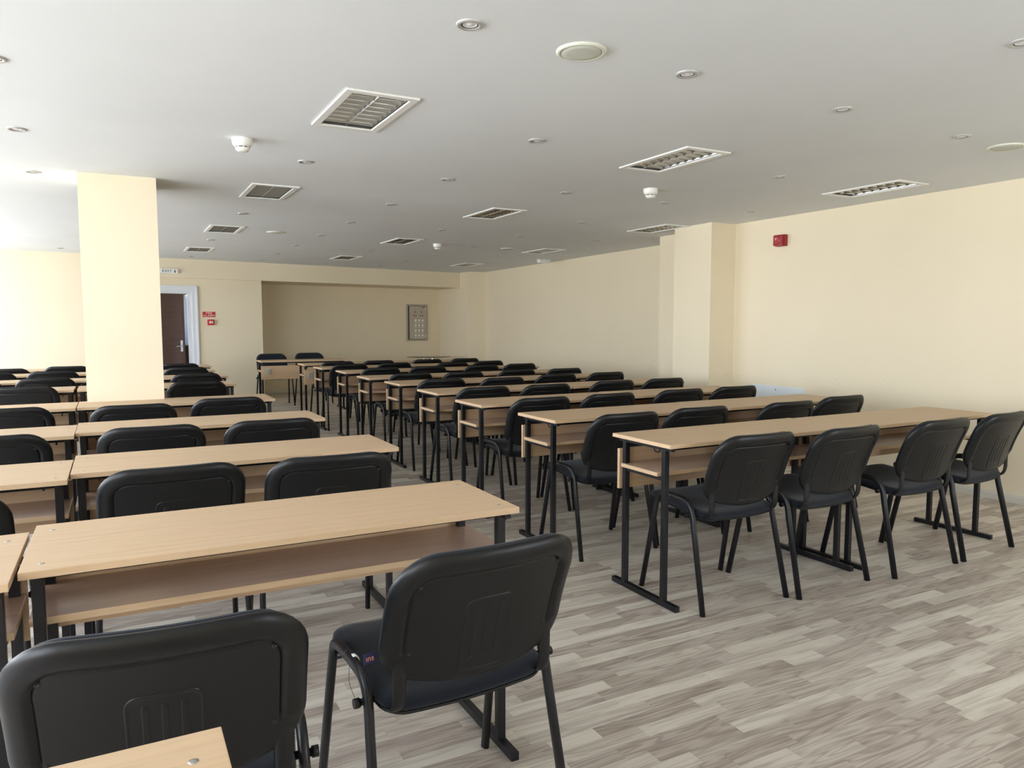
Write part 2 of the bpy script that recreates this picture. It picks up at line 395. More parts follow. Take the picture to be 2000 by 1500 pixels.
# walls
def wall_with_windows(name, axis, c0, c1, s0, s1, wins, zt):
    """a wall slab from c0..c1 (thickness) along s0..s1, with rectangular openings; axis 'x' = slab thickness along x"""
    b = bmesh.new()
    def bx(a0, a1, z0, z1):
        if axis == 'x': box(b, c0, c1, a0, a1, z0, z1)
        else: box(b, a0, a1, c0, c1, z0, z1)
    cur = s0
    for (a, e, z0, z1) in wins:
        bx(cur, a, 0, zt); bx(a, e, 0, z0); bx(a, e, z1, zt); cur = e
    bx(cur, s1, 0, zt)
    return struct(name, b, M['wall'])
wall_with_windows('wall_left', 'x', XL - 0.15, XL, YN - 0.15, 12.6, WIN_L, H)
wall_with_windows('wall_near', 'y', YN - 0.15, YN, XL, XR + 0.15, FILL_WIN, H)
wi = 1
for axis, wins in (('x', WIN_L), ('y', FILL_WIN)):  # the near-wall window is an added one, for fill light
    for (a, e, z0, z1) in wins:
        w_ = empty('window_%d' % wi, ((XL - 0.08, (a + e) / 2, z0) if axis == 'x' else ((a + e) / 2, YN - 0.08, z0)), PI / 2 if axis == 'x' else 0)
        w_['kind'] = 'structure'
        hw = (e - a) / 2; hh = z1 - z0; b = bmesh.new()
        for q in ((-hw, -hw + 0.06, 0, hh), (hw - 0.06, hw, 0, hh), (-hw, hw, 0, 0.06), (-hw, hw, hh - 0.06, hh), (-0.03, 0.03, 0, hh)):
            box(b, q[0], q[1], -0.03, 0.03, q[2], q[3])
        obj('window_frame', b, M['white_plastic'], w_)
        b = bmesh.new(); box(b, -hw, hw, -0.02, 0.22 if axis == 'y' else 0.03, -0.03, 0.0)
        obj('window_sill', b, M['white_plastic'], w_)
        wi += 1

# right wall: near part, column, pilaster, far part, corner column
b = bmesh.new(); box(b, XR, XR + 0.15, YN - 0.15, 5.75, 0, H); struct('wall_right', b, M['wall'])
b = bmesh.new(); prism(b, [(5.31, 5.692), (XR + 0.16, 5.692), (XR + 0.16, 6.25), (5.31, 6.25)], 0, H)
prism(b, [(5.66, 6.24), (6.5, 6.24), (6.5, 6.92), (5.66, 6.92)], 0, H)
tag(struct('wall_column_right', b, M['wall']))
b = bmesh.new(); prism(b, [(6.25, 6.9), (6.6, 6.9), (6.6, 13.6), (6.48, 13.3), (6.265, 7.59), (6.24, 6.92)], 0, H); struct('wall_right_far', b, M['wall'])
YC = 13.29
b = bmesh.new(); prism(b, [(6.12, YC), (6.7, YC - 0.11), (6.7, 15.6), (6.10, 15.3)], 0, H); struct('wall_corner_column', b, M['wall'])
# beam over the recess (its face also is the plane of the far left wall)
Y_S = 12.625; Y_D = 12.70; Y_R = 13.66
b = bmesh.new(); prism(b, [(0.05, yb(0.05, Y_S)), (6.11, yb(6.11, Y_S)), (6.105, yb(6.105, Y_R) + 0.2), (0.05, yb(0.05, Y_R) + 0.2)], 1.999, H)
struct('wall_back_beam', b, M['wall'])
b = bmesh.new(); prism(b, [(XL - 0.1, 12.0), (0.055, 12.40), (0.055, 12.6), (XL - 0.1, 12.4)], 0, H); struct('wall_back_left', b, M['wall'])
# wall with the door, under the beam: opening x 0.28 .. 1.10
DX0, DX1, DH = 0.26, 1.085, 1.785
b = bmesh.new()
def dw(xa, xb_, z0, z1, t=0.14): prism(b, [(xa, yb(xa, Y_D)), (xb_, yb(xb_, Y_D)), (xb_, yb(xb_, Y_D) + t), (xa, yb(xa, Y_D) + t)], z0, z1)
dw(0.0, DX0 - 0.045, 0, 2.0); dw(DX1 + 0.045, 2.19, 0, 2.0); dw(DX0 - 0.045, DX1 + 0.045, DH + 0.03, 2.0)
prism(b, [(2.10, yb(2.10, Y_D) + 0.1), (2.19, yb(2.19, Y_D) + 0.1), (2.19, yb(2.19, Y_R) + 0.05), (2.10, yb(2.10, Y_R) + 0.05)], 0, 2.0)
struct('wall_back', b, M['wall'])
b = bmesh.new(); prism(b, [(2.08, yb(2.08, Y_R)), (6.13, yb(6.13, Y_R)), (6.13, yb(6.13, Y_R) + 0.15), (2.08, yb(2.08, Y_R) + 0.15)], 0, 2.05)
struct('wall_back_recess', b, M['wall'])
# free-standing pillar
b = bmesh.new(); box(b, -0.185, 0.292, 5.80, 6.32, 0, H); struct('wall_pillar', b, M['wall'])

# baseboards: profile extruded along a line, with a small top moulding
def baseboard(name, p0, p1, nrm, parent=None):
    p0 = Vector((*p0, 0)); p1 = Vector((*p1, 0)); nv = Vector((*nrm, 0)).normalized(); b = bmesh.new()
    prof = [(0, 0), (0.014, 0), (0.014, 0.040), (0.009, 0.047), (0.006, 0.058), (0, 0.058)]
    A = [b.verts.new(p0 + nv * d + Vector((0, 0, z))) for d, z in prof]; B = [b.verts.new(p1 + nv * d + Vector((0, 0, z))) for d, z in prof]
    for k in range(len(prof)): b.faces.new((A[k], A[(k + 1) % 6], B[(k + 1) % 6], B[k]))
    b.faces.new(A[::-1]); b.faces.new(B); bmesh.ops.recalc_face_normals(b, faces=b.faces[:])
    return struct(name, b, M['baseboard'])
baseboard('baseboard_right', (XR, YN), (XR, 5.692), (-1, 0))
baseboard('baseboard_column', (5.31, 5.692), (XR, 5.692), (0, -1)); baseboard('baseboard_column_side', (5.31, 5.692), (5.31, 6.25), (-1, 0))
baseboard('baseboard_right_far', (6.25, 7.2), (6.475, 13.2), (-1, 0.03))
baseboard('baseboard_corner', (6.12, YC), (6.105, 14.69), (-1, 0))
baseboard('baseboard_recess', (2.19, yb(2.19, Y_R)), (6.11, yb(6.11, Y_R)), (SL, -1))
baseboard('baseboard_back', (1.18, yb(1.18, Y_D)), (2.19, yb(2.19, Y_D)), (SL, -1))
baseboard('baseboard_left', (XL, YN), (XL, 12.0), (1, 0))
baseboard('baseboard_near', (XL, YN), (XR, YN), (0, 1))
for k, (p0, p1, n_) in enumerate((((-0.185, 5.80), (0.292, 5.80), (0, -1)), ((0.292, 5.80), (0.292, 6.32), (1, 0)), ((-0.185, 5.8), (-0.185, 6.32), (-1, 0)))):
    baseboard('baseboard_pillar', p0, p1, n_)

# door: frame, leaf ajar, handle
ANG = math.atan(SL)
door = empty('door_1', (DX0, yb(DX0, Y_D), 0), ANG); door['kind'] = 'structure'
dwid = (DX1 - DX0) / math.cos(ANG)
b = bmesh.new()
for (a, e, z0, z1, y0) in ((dwid, dwid + 0.075, 0, DH + 0.08, -0.018), (-0.075, 0, 0, DH + 0.08, -0.018), (0, dwid, DH, DH + 0.08, -0.018),
                           (dwid - 0.026, dwid + 0.02, 0, DH, -0.004), (-0.02, 0.026, 0, DH, -0.004), (0, dwid, DH - 0.028, DH, -0.004)):
    box(b, a, e, y0, 0.16 if e - a < 0.05 or z1 - z0 < 0.05 else 0.0, z0, z1, bev=0.004)
for (a, e) in ((dwid + 0.062, dwid + 0.090), (-0.09, -0.062)): box(b, a, e, -0.03, 0.0, 0, DH + 0.095, bev=0.004)
box(b, -0.09, dwid + 0.09, -0.03, 0.0, DH + 0.067, DH + 0.095, bev=0.004)
obj('door_frame', b, M['door_frame'], door)
b = bmesh.new(); box(b, 0, dwid - 0.06, 0, 0.035, 0.006, DH - 0.03, bev=0.002)
leaf = obj('door_leaf', b, M['wenge'], door, loc=(0.03, 0.05, 0), rot=(0, 0, math.radians(14)))
b = bmesh.new(); tube(b, [(dwid - 0.12, -0.002, 0.93), (dwid - 0.12, -0.05, 0.93), (dwid - 0.23, -0.05, 0.93)], 0.009, 8)
box(b, dwid - 0.14, dwid - 0.10, -0.006, 0, 0.84, 1.02, bev=0.003)
obj('door_handle', b, M['chrome'], leaf)
# what the gap shows: a lit room with a white curtain, blind rail and a dark cabinet
b = bmesh.new(); n_ = 60
va = [[b.verts.new((0.3 + 1.9 * k / n_, 14.7 + 0.03 * math.sin(k * 1.9) + 0.01 * math.sin(k * 5), z)) for k in range(n_ + 1)] for z in (0.80, 1.80)]
for k in range(n_):
    f = b.faces.new((va[0][k], va[0][k + 1], va[1][k + 1], va[1][k])); f.smooth = True
cu = obj('curtain', b, M['curtain']); tag(cu, 'white pleated curtain glimpsed through the gap of the open door', 'curtain')
sol = cu.modifiers.new('thick', 'SOLIDIFY'); sol.thickness = 0.003
bl = empty('curtain_rail', (0.3, 14.68, 1.80)); tag(bl, 'grey slatted rail above the white curtain beyond the door', 'rail')
b = bmesh.new(); box(b, 0, 1.9, -0.02, 0.02, 0, 0.05, bev=0.004); obj('rail_bar', b, M['panel_grey'], bl)
for k in range(5):
    b = bmesh.new(); box(b, 0, 1.9, -0.03, 0.01, 0.055 + 0.05 * k, 0.10 + 0.05 * k, bev=0.004); obj('slat', b, M['white_plastic'], bl)
cb = empty('low_cabinet', (1.16, 14.2, 0)); tag(cb, 'dark brown low cabinet seen through the door gap under the curtain', 'cabinet')
b = bmesh.new(); box(b, -0.7, 0.5, 0, 0.4, 0.03, 0.90, bev=0.005); obj('body', b, M['cabinet_dark'], cb)
for k, (a, e) in enumerate(((-0.69, -0.30), (-0.29, 0.10), (0.11, 0.49))):
    b = bmesh.new(); box(b, a, e, -0.016, 0, 0.08, 0.76, bev=0.004); d_ = obj('cabinet_door', b, M['cabinet_dark'], cb)
    b = bmesh.new(); box(b, e - 0.05, e - 0.03, -0.03, -0.016, 0.5, 0.62, bev=0.003); obj('handle', b, M['chrome'], d_)
    b = bmesh.new(); box(b, a, e, -0.016, 0, 0.775, 0.885, bev=0.004); obj('drawer', b, M['cabinet_dark'], cb)
# shell of the room beyond
b = bmesh.new()
box(b, -0.3, -0.15, 12.75, 15.0, 0, H); box(b, 2.35, 2.5, 14.2, 15.1, 0, H)
box(b, -0.3, 2.5, 14.9, 15.0, 0, 0.85); box(b, -0.3, 2.5, 14.9, 15.0, 2.05, H)
struct('wall_next_room', b, M['wall'])

# ------------------------------------------------------------------ desks
DL, DD, DZ, DT = 1.224, 0.429, 0.75, 0.0175
def make_desk():
    t = empty('school_desk')
    b = bmesh.new(); bx0 = bmesh.new(); box(b, 0, DL, 0, DD, DZ - DT, DZ, bev=0.0015)
    for f in b.faces:
        if abs(f.normal.z) < 0.7: f.material_index = 1
    obj('tabletop', b, [M['beech'], M['beech_edge']], t)
    b = bmesh.new(); box(b, 0.006, DL - 0.006, 0.095, 0.366, 0.594, 0.6115, bev=0.001)
    b.normal_update()
    for f in b.faces:
        if abs(f.normal.z) < 0.7: f.material_index = 1
    obj('shelf', b, [M['beech'], M['beech_edge']], t)
    b = bmesh.new(); box(b, 0.006, DL - 0.006, 0.378, 0.395, 0.484, 0.679, bev=0.001)
    for f in b.faces:
        if abs(f.normal.y) < 0.7: f.material_index = 1
    obj('modesty_panel', b, [M['beech'], M['beech_edge']], t)
    for x in (0.030, DL - 0.030):
        s_ = 1 if x < 0.5 else -1
        for y_ in (0.068, 0.357):
            b = bmesh.new(); box(b, x - 0.0125, x + 0.0125, y_ - 0.0125, y_ + 0.0125, 0.026, 0.716, bev=0.0015); obj('leg', b, M['black_metal'], t)
        b = bmesh.new(); box(b, x - 0.0125, x + 0.0125, -0.030, 0.448, 0.001, 0.0265, bev=0.002); obj('foot_bar', b, M['black_metal'], t)
        b = bmesh.new(); box(b, x - 0.010, x + 0.010, 0.015, 0.40, 0.716, 0.7325, bev=0.0015); obj('top_bracket', b, M['black_metal'], t)
        b = bmesh.new(); box(b, x - 0.008, x + 0.008, 0.08, 0.345, 0.576, 0.594, bev=0.0015); obj('shelf_bracket', b, M['black_metal'], t)
        b = bmesh.new(); xx = x + s_ * 0.055
        box(b, xx - 0.007, xx + 0.007, 0.213, 0.217, 0.700, 0.7325)
        tube(b, smooth_path([(xx, 0.215, 0.702), (xx, 0.215, 0.690), (xx, 0.200, 0.684), (xx, 0.180, 0.686), (xx, 0.172, 0.697)]), 0.0035, 6)
        obj('bag_hook', b, M['black_metal'], t)
    for y_ in (0.068, 0.357):
        b = bmesh.new(); box(b, 0.018, DL - 0.018, y_ - 0.010, y_ + 0.010, 0.7135, 0.7322, bev=0.0015); obj('rail', b, M['black_metal'], t)
    for x in (0.04, DL - 0.04):
        for y_ in (0.055, 0.36):
            b = bmesh.new(); lathe(b, [(0, 0.0012), (0.0035, 0.0010), (0.0065, 0.0003), (0.0065, -0.002)][::-1], 12)
            obj('screw_cap', b, M['screw'], t, loc=(x, y_, DZ))
        for z in (0.512, 0.655):
            b = bmesh.new(); lathe(b, [(0.0045, -0.002), (0.0045, 0.001), (0, 0.0015)], 8)
            obj('panel_screw', b, M['screw'], t, loc=(x - 0.01 if x < 0.5 else x + 0.01, 0.3955, z), rot=(-PI / 2, 0, 0))
    return t
desk0 = make_desk(); used = [False]
def desk(x, y, rz, label, group):
    if not used[0]: d = desk0; used[0] = True
    else: d = copy_tree(desk0)
    d.location = (x, y, 0); d.rotation_euler = (0, 0, math.radians(rz)); tag(d, label, 'desk', group); return d
ORD = ['nearest', 'second', 'third', 'fourth', 'fifth', 'sixth', 'seventh', 'eighth', 'ninth', 'tenth']
RG = 'desks in the right-hand block'; LG = 'desks in the left-hand block'
RA = [(2.126, 2.507), (2.117, 3.459), (2.093, 4.340), (2.160, 5.261), (2.198, 6.215), (2.175, 7.031), (2.218, 8.029), (2.169, 8.910)]
RBx = [(3.358, 2.490), (3.352, 3.47), (3.335, 4.36), (3.40, 5.27), (3.43, 6.23), (3.41, 7.04), (3.445, 8.01), (3.40, 8.92)]
for i, (x, y) in enumerate(RA):
    desk(x, y, 0, 'beech-topped black-legged desk, aisle end of the %s row right of the aisle' % ORD[i], RG)
for i, (x, y) in enumerate(RBx):
    desk(x, y, 0.35 if i == 0 else 0.0, 'beech-topped black-legged desk, wall end of the %s row right of the aisle' % ORD[i], RG)
# ninth row: aisle desk turned round so its panel faces the room
desk(2.165 + DL, 9.815 + DD, 180, 'beech double desk turned round, its socket panel half hidden behind the eighth row', RG)
desk(3.41, 9.83, 0, 'beech double desk at the wall end of the ninth row right of the aisle', RG)
desk(1.825 + DL, 10.985 + DD - 0.02, 178.6, 'farthest beech desk facing the room, two chairs behind it, socket on its panel', RG)
# socket plates on the two turned panels
def socket(x, y, z, rz, label):
    s = empty('wall_socket', (x, y, z), rz); tag(s, label, 'socket')
    b = bmesh.new(); box(b, -0.032, 0.032, -0.008, 0, -0.04, 0.04, bev=0.003); obj('plate', b, M['socket'], s)
    for dz in (-0.018, 0.018):
        b = bmesh.new(); lathe(b, [(0, 0.0), (0.013, 0.0), (0.015, 0.002), (0.012, 0.003), (0, 0.001)], 14); obj('outlet', b, M['panel_grey'], s, loc=(0, -0.008, dz), rot=(PI / 2, 0, 0))
socket(2.245, 9.815 + DD - 0.396, 0.605, 0, 'small grey socket plate on the turned desk panel of the ninth row')
socket(1.915, 10.985 + DD - 0.02 - 0.396, 0.605, math.radians(-1.4), 'small grey socket plate on the panel of the farthest desk')

LA = [(-0.205, 1.866, -0.2), (-0.160, 3.030, 0), (-0.191, 4.177, 0.15), (-0.234, 5.443, 0.05), (-0.290, 6.945, 0), (-0.215, 8.055, 0), (-0.228, 9.091, 0), (-0.158, 10.06, 0)]
for i, (x, y, r) in enumerate(LA):
    desk(x, y, r, 'beech-topped black-legged desk, aisle end of the %s row left of the aisle' % ORD[i], LG)
LB = [(-0.214, 1.800, 0), (-0.164, 2.928, 0), (-0.193, 4.09, 0), (-0.240, 5.425, 0), (-0.315, 6.93, 0), (-0.255, 8.03, 0), (-0.262, 9.075, 0), (-0.185, 10.02, 0)]
for i, (x, y, r) in enumerate(LB):
    desk(x - DL, y, r, 'beech-topped black-legged desk, window end of the %s row left of the aisle' % ORD[i], LG)
desk(0.104 - DL, 1.015 - DD, 0, 'beech desk corner with a screw cap at the bottom left edge, nearest of all', LG)

# ------------------------------------------------------------------ chairs
def back_map(u, v, off):          # u across, v height, off towards the sitter (+) or out of the back (-)
    t = (v - 0.50)
    y = -0.172 - 0.20 * t - 0.62 * t * t - 0.034 * (1 - (u / 0.23) ** 2)
    s = 0.20 + 1.24 * t; n = Vector((-0.30 * u, 1.0, s)).normalized()
    return Vector((u, y, v)) + n * off
def seat_map(u, v, off):          # u across, v forward
    z = 0.443 + 0.020 * ((v - 0.03) / 0.22) - 0.012 * (1 - (u / 0.22) ** 2) - (0.20 * max(0, v - 0.19)) 
    return Vector((u, v, z + off))
def make_chair():
    t = empty('conference_chair')
    # backrest shell: rounded rim with recessed centre
    P, Nn = rrect(0.237, 0.1435, 0.100, 0.062, 8, cy=0.6615, bulge=0.052)
    wf = lambda x, y: min(1.0, max(0.0, (y - 0.522) / 0.045))
    b = bmesh.new()
    back = [(0.0, 0.0), (0.002, -0.006), (0.008, -0.0125), (0.018, lambda w: -0.0125 - 0.0060 * w), (0.034, lambda w: -0.0125 - 0.0065 * w), (0.044, lambda w: -0.0125 - 0.0045 * w),
            (0.0475, lambda w: -0.0125 + 0.0040 * w), (0.050, lambda w: -0.0125 + 0.0040 * w), (0.0525, lambda w: -0.0125 + 0.0005 * w), (0.0545, lambda w: -0.0125), (0.0570, lambda w: -0.0125)]
    front = [(0.0, 0.0), (0.003, 0.006), (0.012, 0.008), (0.016, 0.008)]
    ring_pad(b, P, Nn, [front, back], back_map, wfun=wf, centre=(0, 0.640), fills=(0.92, 0.84, 0.76, 0.68, 0.6, 0.5, 0.4, 0.3, 0.2, 0.1))
    bmesh.ops.recalc_face_normals(b, faces=b.faces[:])
    shell = obj('backrest_shell', b, M['black_plastic'], t)
    # embossed centre tongue with three ribs
    P2, N2 = rrect(0.062, 0.098, 0.024, 0.0125, 5, cy=0.588)
    b = bmesh.new(); ring_pad(b, P2, N2, [[(0, -0.0110), (0.0015, -0.0142), (0.0035, -0.0150), (0.0065, -0.0132), (0.0075, -0.0130), (0.010, -0.0130)]], back_map, fills=(0.8, 0.6, 0.4, 0.2), centre=(0, 0.588))
    bmesh.ops.recalc_face_normals(b, faces=b.faces[:])
    tong = obj('back_emboss', b, M['black_plastic'], shell)
    for f in tong.data.polygons: f.use_smooth = True
    for u in (-0.030, 0.0, 0.030):
        P3, N3 = rrect(0.006, 0.070, 0.0055, 0.0055, 3, cx=u, cy=0.595)
        b = bmesh.new(); ring_pad(b, P3, N3, [[(0, -0.0128), (0.002, -0.0144)]], back_map, fills=(0.85, 0.7, 0.55, 0.4, 0.25, 0.1), centre=(u, 0.595)); bmesh.ops.recalc_face_normals(b, faces=b.faces[:])
        obj('rib', b, M['black_plastic'], shell)
    for (u, v) in ((0.174, 0.736), (-0.174, 0.736), (0.176, 0.565), (-0.176, 0.565)):
        b = bmesh.new(); lathe(b, [(0.0045, 0), (0.0045, 0.0025), (0.0025, 0.003), (0.002, 0.0015), (0, 0.0015)], 10)
        p = back_map(u, v, -0.0120); obj('screw', b, M['black_metal'], shell, loc=p, rot=(PI / 2 - 0.15, 0, 0))
    P4, N4 = rrect(0.224, 0.135, 0.092, 0.045, 7, cy=0.662, bulge=0.035)
    b = bmesh.new(); ring_pad(b, P4, N4, [[(0, 0.006), (0.003, 0.020), (0.012, 0.029), (0.03, 0.034), (0.031, 0.034)], [(0, 0.006), (0.01, 0.004)]], back_map, centre=(0, 0.65)); bmesh.ops.recalc_face_normals(b, faces=b.faces[:])
    obj('backrest_pad', b, M['fabric'], t)
    # seat pad and pan
    P5, N5 = rrect(0.221, 0.217, 0.080, 0.062, 6, cy=0.036)
    b = bmesh.new(); ring_pad(b, P5, N5, [[(0, 0.0), (0.003, 0.012), (0.014, 0.020), (0.04, 0.022)], [(0, 0.0), (0.006, -0.006)]], seat_map, centre=(0, 0.03)); bmesh.ops.recalc_face_normals(b, faces=b.faces[:])
    obj('seat_pad', b, M['fabric'], t)
    b = bmesh.new(); ring_pad(b, P5, N5, [[(0.001, -0.004), (0.002, -0.007)], [(0.001, -0.004), (0.004, -0.014), (0.020, -0.020), (0.06, -0.022)]], seat_map, centre=(0, 0.03)); bmesh.ops.recalc_face_normals(b, faces=b.faces[:])
    obj('seat_pan', b, M['black_plastic'], t)
    # legs: two bent tubes, each split in its front and rear leg
    for s in (-1, 1):
        X0, X1 = s * 0.238, s * 0.254
        fr = [(X1, 0.218, 0.0), (X0 + s * 0.003, 0.146, 0.36), (X0, 0.128, 0.445), (X0, 0.116, 0.478), (X0, 0.075, 0.487), (X0, 0.01, 0.487)]
        rr = [(X0, 0.01, 0.487), (X0, -0.055, 0.486), (X0, -0.100, 0.472), (X0, -0.126, 0.43), (X0 + s * 0.003, -0.140, 0.36), (X1, -0.222, 0.0)]
        for path in (fr, rr):
            b = bmesh.new(); sp = [Vector(path[0])] if path is fr else []
            q = smooth_path(path[1:] if path is fr else path[:-1], 2)
            tube(b, (sp + q) if path is fr else (q + [Vector(path[-1])]), 0.0112, 10, sx=1.4)
            obj('leg', b, M['black_metal'], t)
    for y_, z_ in ((0.105, 0.447), (-0.112, 0.428)):
        b = bmesh.new(); xe = 0.262 if y_ < 0 else 0.236; tube(b, [(-xe, y_, z_), (xe, y_, z_)], 0.0085, 8, up_hint=Vector((0, 0, 1))); cbk = obj('crossbar', b, M['black_metal'], t)
        for s in ((-1, 1) if y_ < 0 else ()):
            b = bmesh.new(); tube(b, [(s * 0.2545, y_, z_), (s * 0.268, y_, z_)], 0.0115, 10, up_hint=Vector((0, 0, 1))); obj('end_cap', b, M['black_plastic'], cbk)
    for s in (-1, 1):    # flat bars that carry the backrest
        b = bmesh.new(); x = s * 0.192
        path = smooth_path([(x, -0.199, 0.60), (x, -0.196, 0.51), (x, -0.196, 0.455), (x, -0.178, 0.420), (x, -0.12, 0.414), (x, 0.0, 0.428)], 2)
        tube(b, path, 0.0165, 12, sx=0.42, up_hint=Vector((1, 0, 0)))
        obj('back_support', b, M['black_plastic'], t)
        b = bmesh.new(); box(b, x - 0.0135, x + 0.0135, -0.125, -0.098, 0.412, 0.438, bev=0.003); obj('clamp', b, M['black_plastic'], t)
    return t
chair0 = make_chair(); usedc = [False]
def chair(x, y, rz, label, group, dz=0):
    if not usedc[0]: d = chair0; usedc[0] = True
    else: d = copy_tree(chair0)
    d.location = (x, y, dz); d.rotation_euler = (0, 0, math.radians(rz)); tag(d, label, 'chair', group); return d
RC = 'black chairs of the right-hand block'; LC = 'black chairs of the left-hand block'
SEATN = ['aisle seat', 'second seat from the aisle', 'third seat from the aisle', 'seat nearest the wall']
def seat_at(x, y, dx, dy0):
    """keep a tucked-in chair clear of the desk's posts and of its front edge"""
    if y - dy0 > -0.19: x = min(max(x, dx + 0.312), dx + DL - 0.312)
    return x, min(y, dy0 + 0.125)
# (x, y_mid, rot) by row, nearest first
RCH = [
 [(2.484, 2.610, -1), (3.010, 2.565, 2), (3.640, 2.525, 0), (4.235, 2.535, 3)],
 [(2.43, 3.50, 0), (2.98, 3.53, -1), (3.64, 3.49, 0), (4.28, 3.58, 1)],
 [(2.455, 4.45, 0), (3.01, 4.48, 1), (3.66, 4.52, 0), (4.21, 4.52, -1)],
 [(2.48, 5.36, 0), (3.03, 5.34, -1), (3.71, 5.48, 0), (4.265, 5.44, 0)],
 [(2.51, 6.26, 0), (3.06, 6.17, 0), (3.74, 6.38, 0), (4.29, 6.32, 1)],
 [(2.55, 7.14, 0), (3.08, 7.06, 0), (3.72, 7.12, 0), (4.27, 7.06, 0)],
 [(2.56, 8.12, 1), (3.13, 8.19, 0), (3.76, 8.05, 0), (4.31, 8.14, 0)],
 [(2.46, 9.02, -3), (3.03, 9.05, 1), (3.712, 8.80, 0), (4.27, 8.92, 0)],
 [(2.50, 9.68, 0), (3.04, 9.68, 0), (3.72, 9.68, 0), (4.28, 9.68, 0)]]
for i, rw in enumerate(RCH):
    for k, (x, y, r) in enumerate(rw):
        if i == 0 and k == 3: lb = 'black chair at the right edge of the photo, gap showing between backrest and seat'
        elif i == 1 and k == 0: lb = 'black chair with pale scuffs on its upper edge, aisle seat of the second right row'
        else: lb = 'black plastic-backed chair, %s, %s row right of aisle' % (SEATN[k], ORD[i])
        if i < 8 or k >= 2:
            dx, dy0 = (RA[i] if i < 8 and k < 2 else (RBx[i] if i < 8 else (3.41, 9.83)))
            x, y = seat_at(x, y, dx, dy0)
        chair(x, y, r, lb, RC)
chair(2.20, 12.06, 180, 'left one of two black chairs facing the room behind the farthest desk', 'chairs behind the farthest desk')
chair(2.82, 12.14, 180, 'right one of two black chairs facing the room behind the farthest desk', 'chairs behind the farthest desk')
LCH = [
 [(0.703, 1.712, 3.2), (0.070, 1.574, -4.6)],
 [(0.70, 2.98, -2), (0.155, 3.02, 1), (-0.525, 2.85, 0)],
 [(0.69, 4.13, 0), (0.14, 4.15, 0), (-0.47, 4.13, 0)],
 [(0.645, 5.41, 0), (0.08, 5.24, 1), (-0.57, 5.37, 0)],
 [(0.59, 7.00, 1), (-0.64, 7.15, 0)],
 [(0.685, 8.08, 0), (-0.52, 8.05, 1), (-1.12, 8.05, 0)],
 [(0.745, 9.24, 0), (-0.56, 9.15, 0), (-1.11, 9.1, 0)],
 [(0.675, 10.12, 0), (-0.46, 10.10, 0), (-1.06, 9.86, 0)]]
SEATL = {0: ['big black chair in the foreground with a small brand tag and sticker on its frame', 'big black chair in the bottom left corner behind the nearest desk corner']}
SEATM = ['aisle seat', 'second visible seat from the aisle', 'third visible seat from the aisle']
lchairs = {}
for i, rw in enumerate(LCH):
    for k, (x, y, r) in enumerate(rw):
        if i == 0: lb = SEATL[0][k]
        elif i >= 4: lb = 'black chair, %s row left of the aisle, %s' % (ORD[i], ('right of the pillar', 'just left of the pillar', 'farther left of the pillar')[k])
        else: lb = 'black plastic-backed chair, %s, %s row left of aisle' % (SEATM[k], ORD[i])
        if i > 0:
            dx, dy0 = LA[i][:2] if x > -0.15 else (LB[i][0] - DL, LB[i][1])
            x, y = seat_at(x, y, dx, dy0)
        lchairs[(i, k)] = chair(x, y, r, lb, LC)
# fabric tag on the near chair, with its lettering, and the paper sticker on its frame
nc = lchairs[(0, 0)]
b = bmesh.new(); box(b, -0.0145, 0.0145, -0.0008, 0.0008, -0.012, 0.012)
tg = obj('label_tag', b, M['navy'], nc, loc=(-0.243, -0.152, 0.545), rot=(0, 0, 0.1)); tag(tg, 'small navy tag with orange lettering')
lettering('ıns', 0.0185, M['orange'], tg, (0, -0.0012, 0), (PI / 2, 0, 0))
b = bmesh.new(); tube(b, [(-0.236, -0.020, 0.4868), (-0.236, -0.036, 0.4868)], 0.0118, 10, sx=1.4)
tag(obj('sticker', b, M['sign_white'], nc), 'white paper sticker wrapped round the frame tube')
b = bmesh.new(); tube(b, smooth_path([(-0.24, -0.005, 0.472), (-0.243, -0.004, 0.43), (-0.24, -0.02, 0.41), (-0.236, -0.03, 0.395)]), 0.0006, 4); obj('thread', b, M['cabinet_dark'], nc)

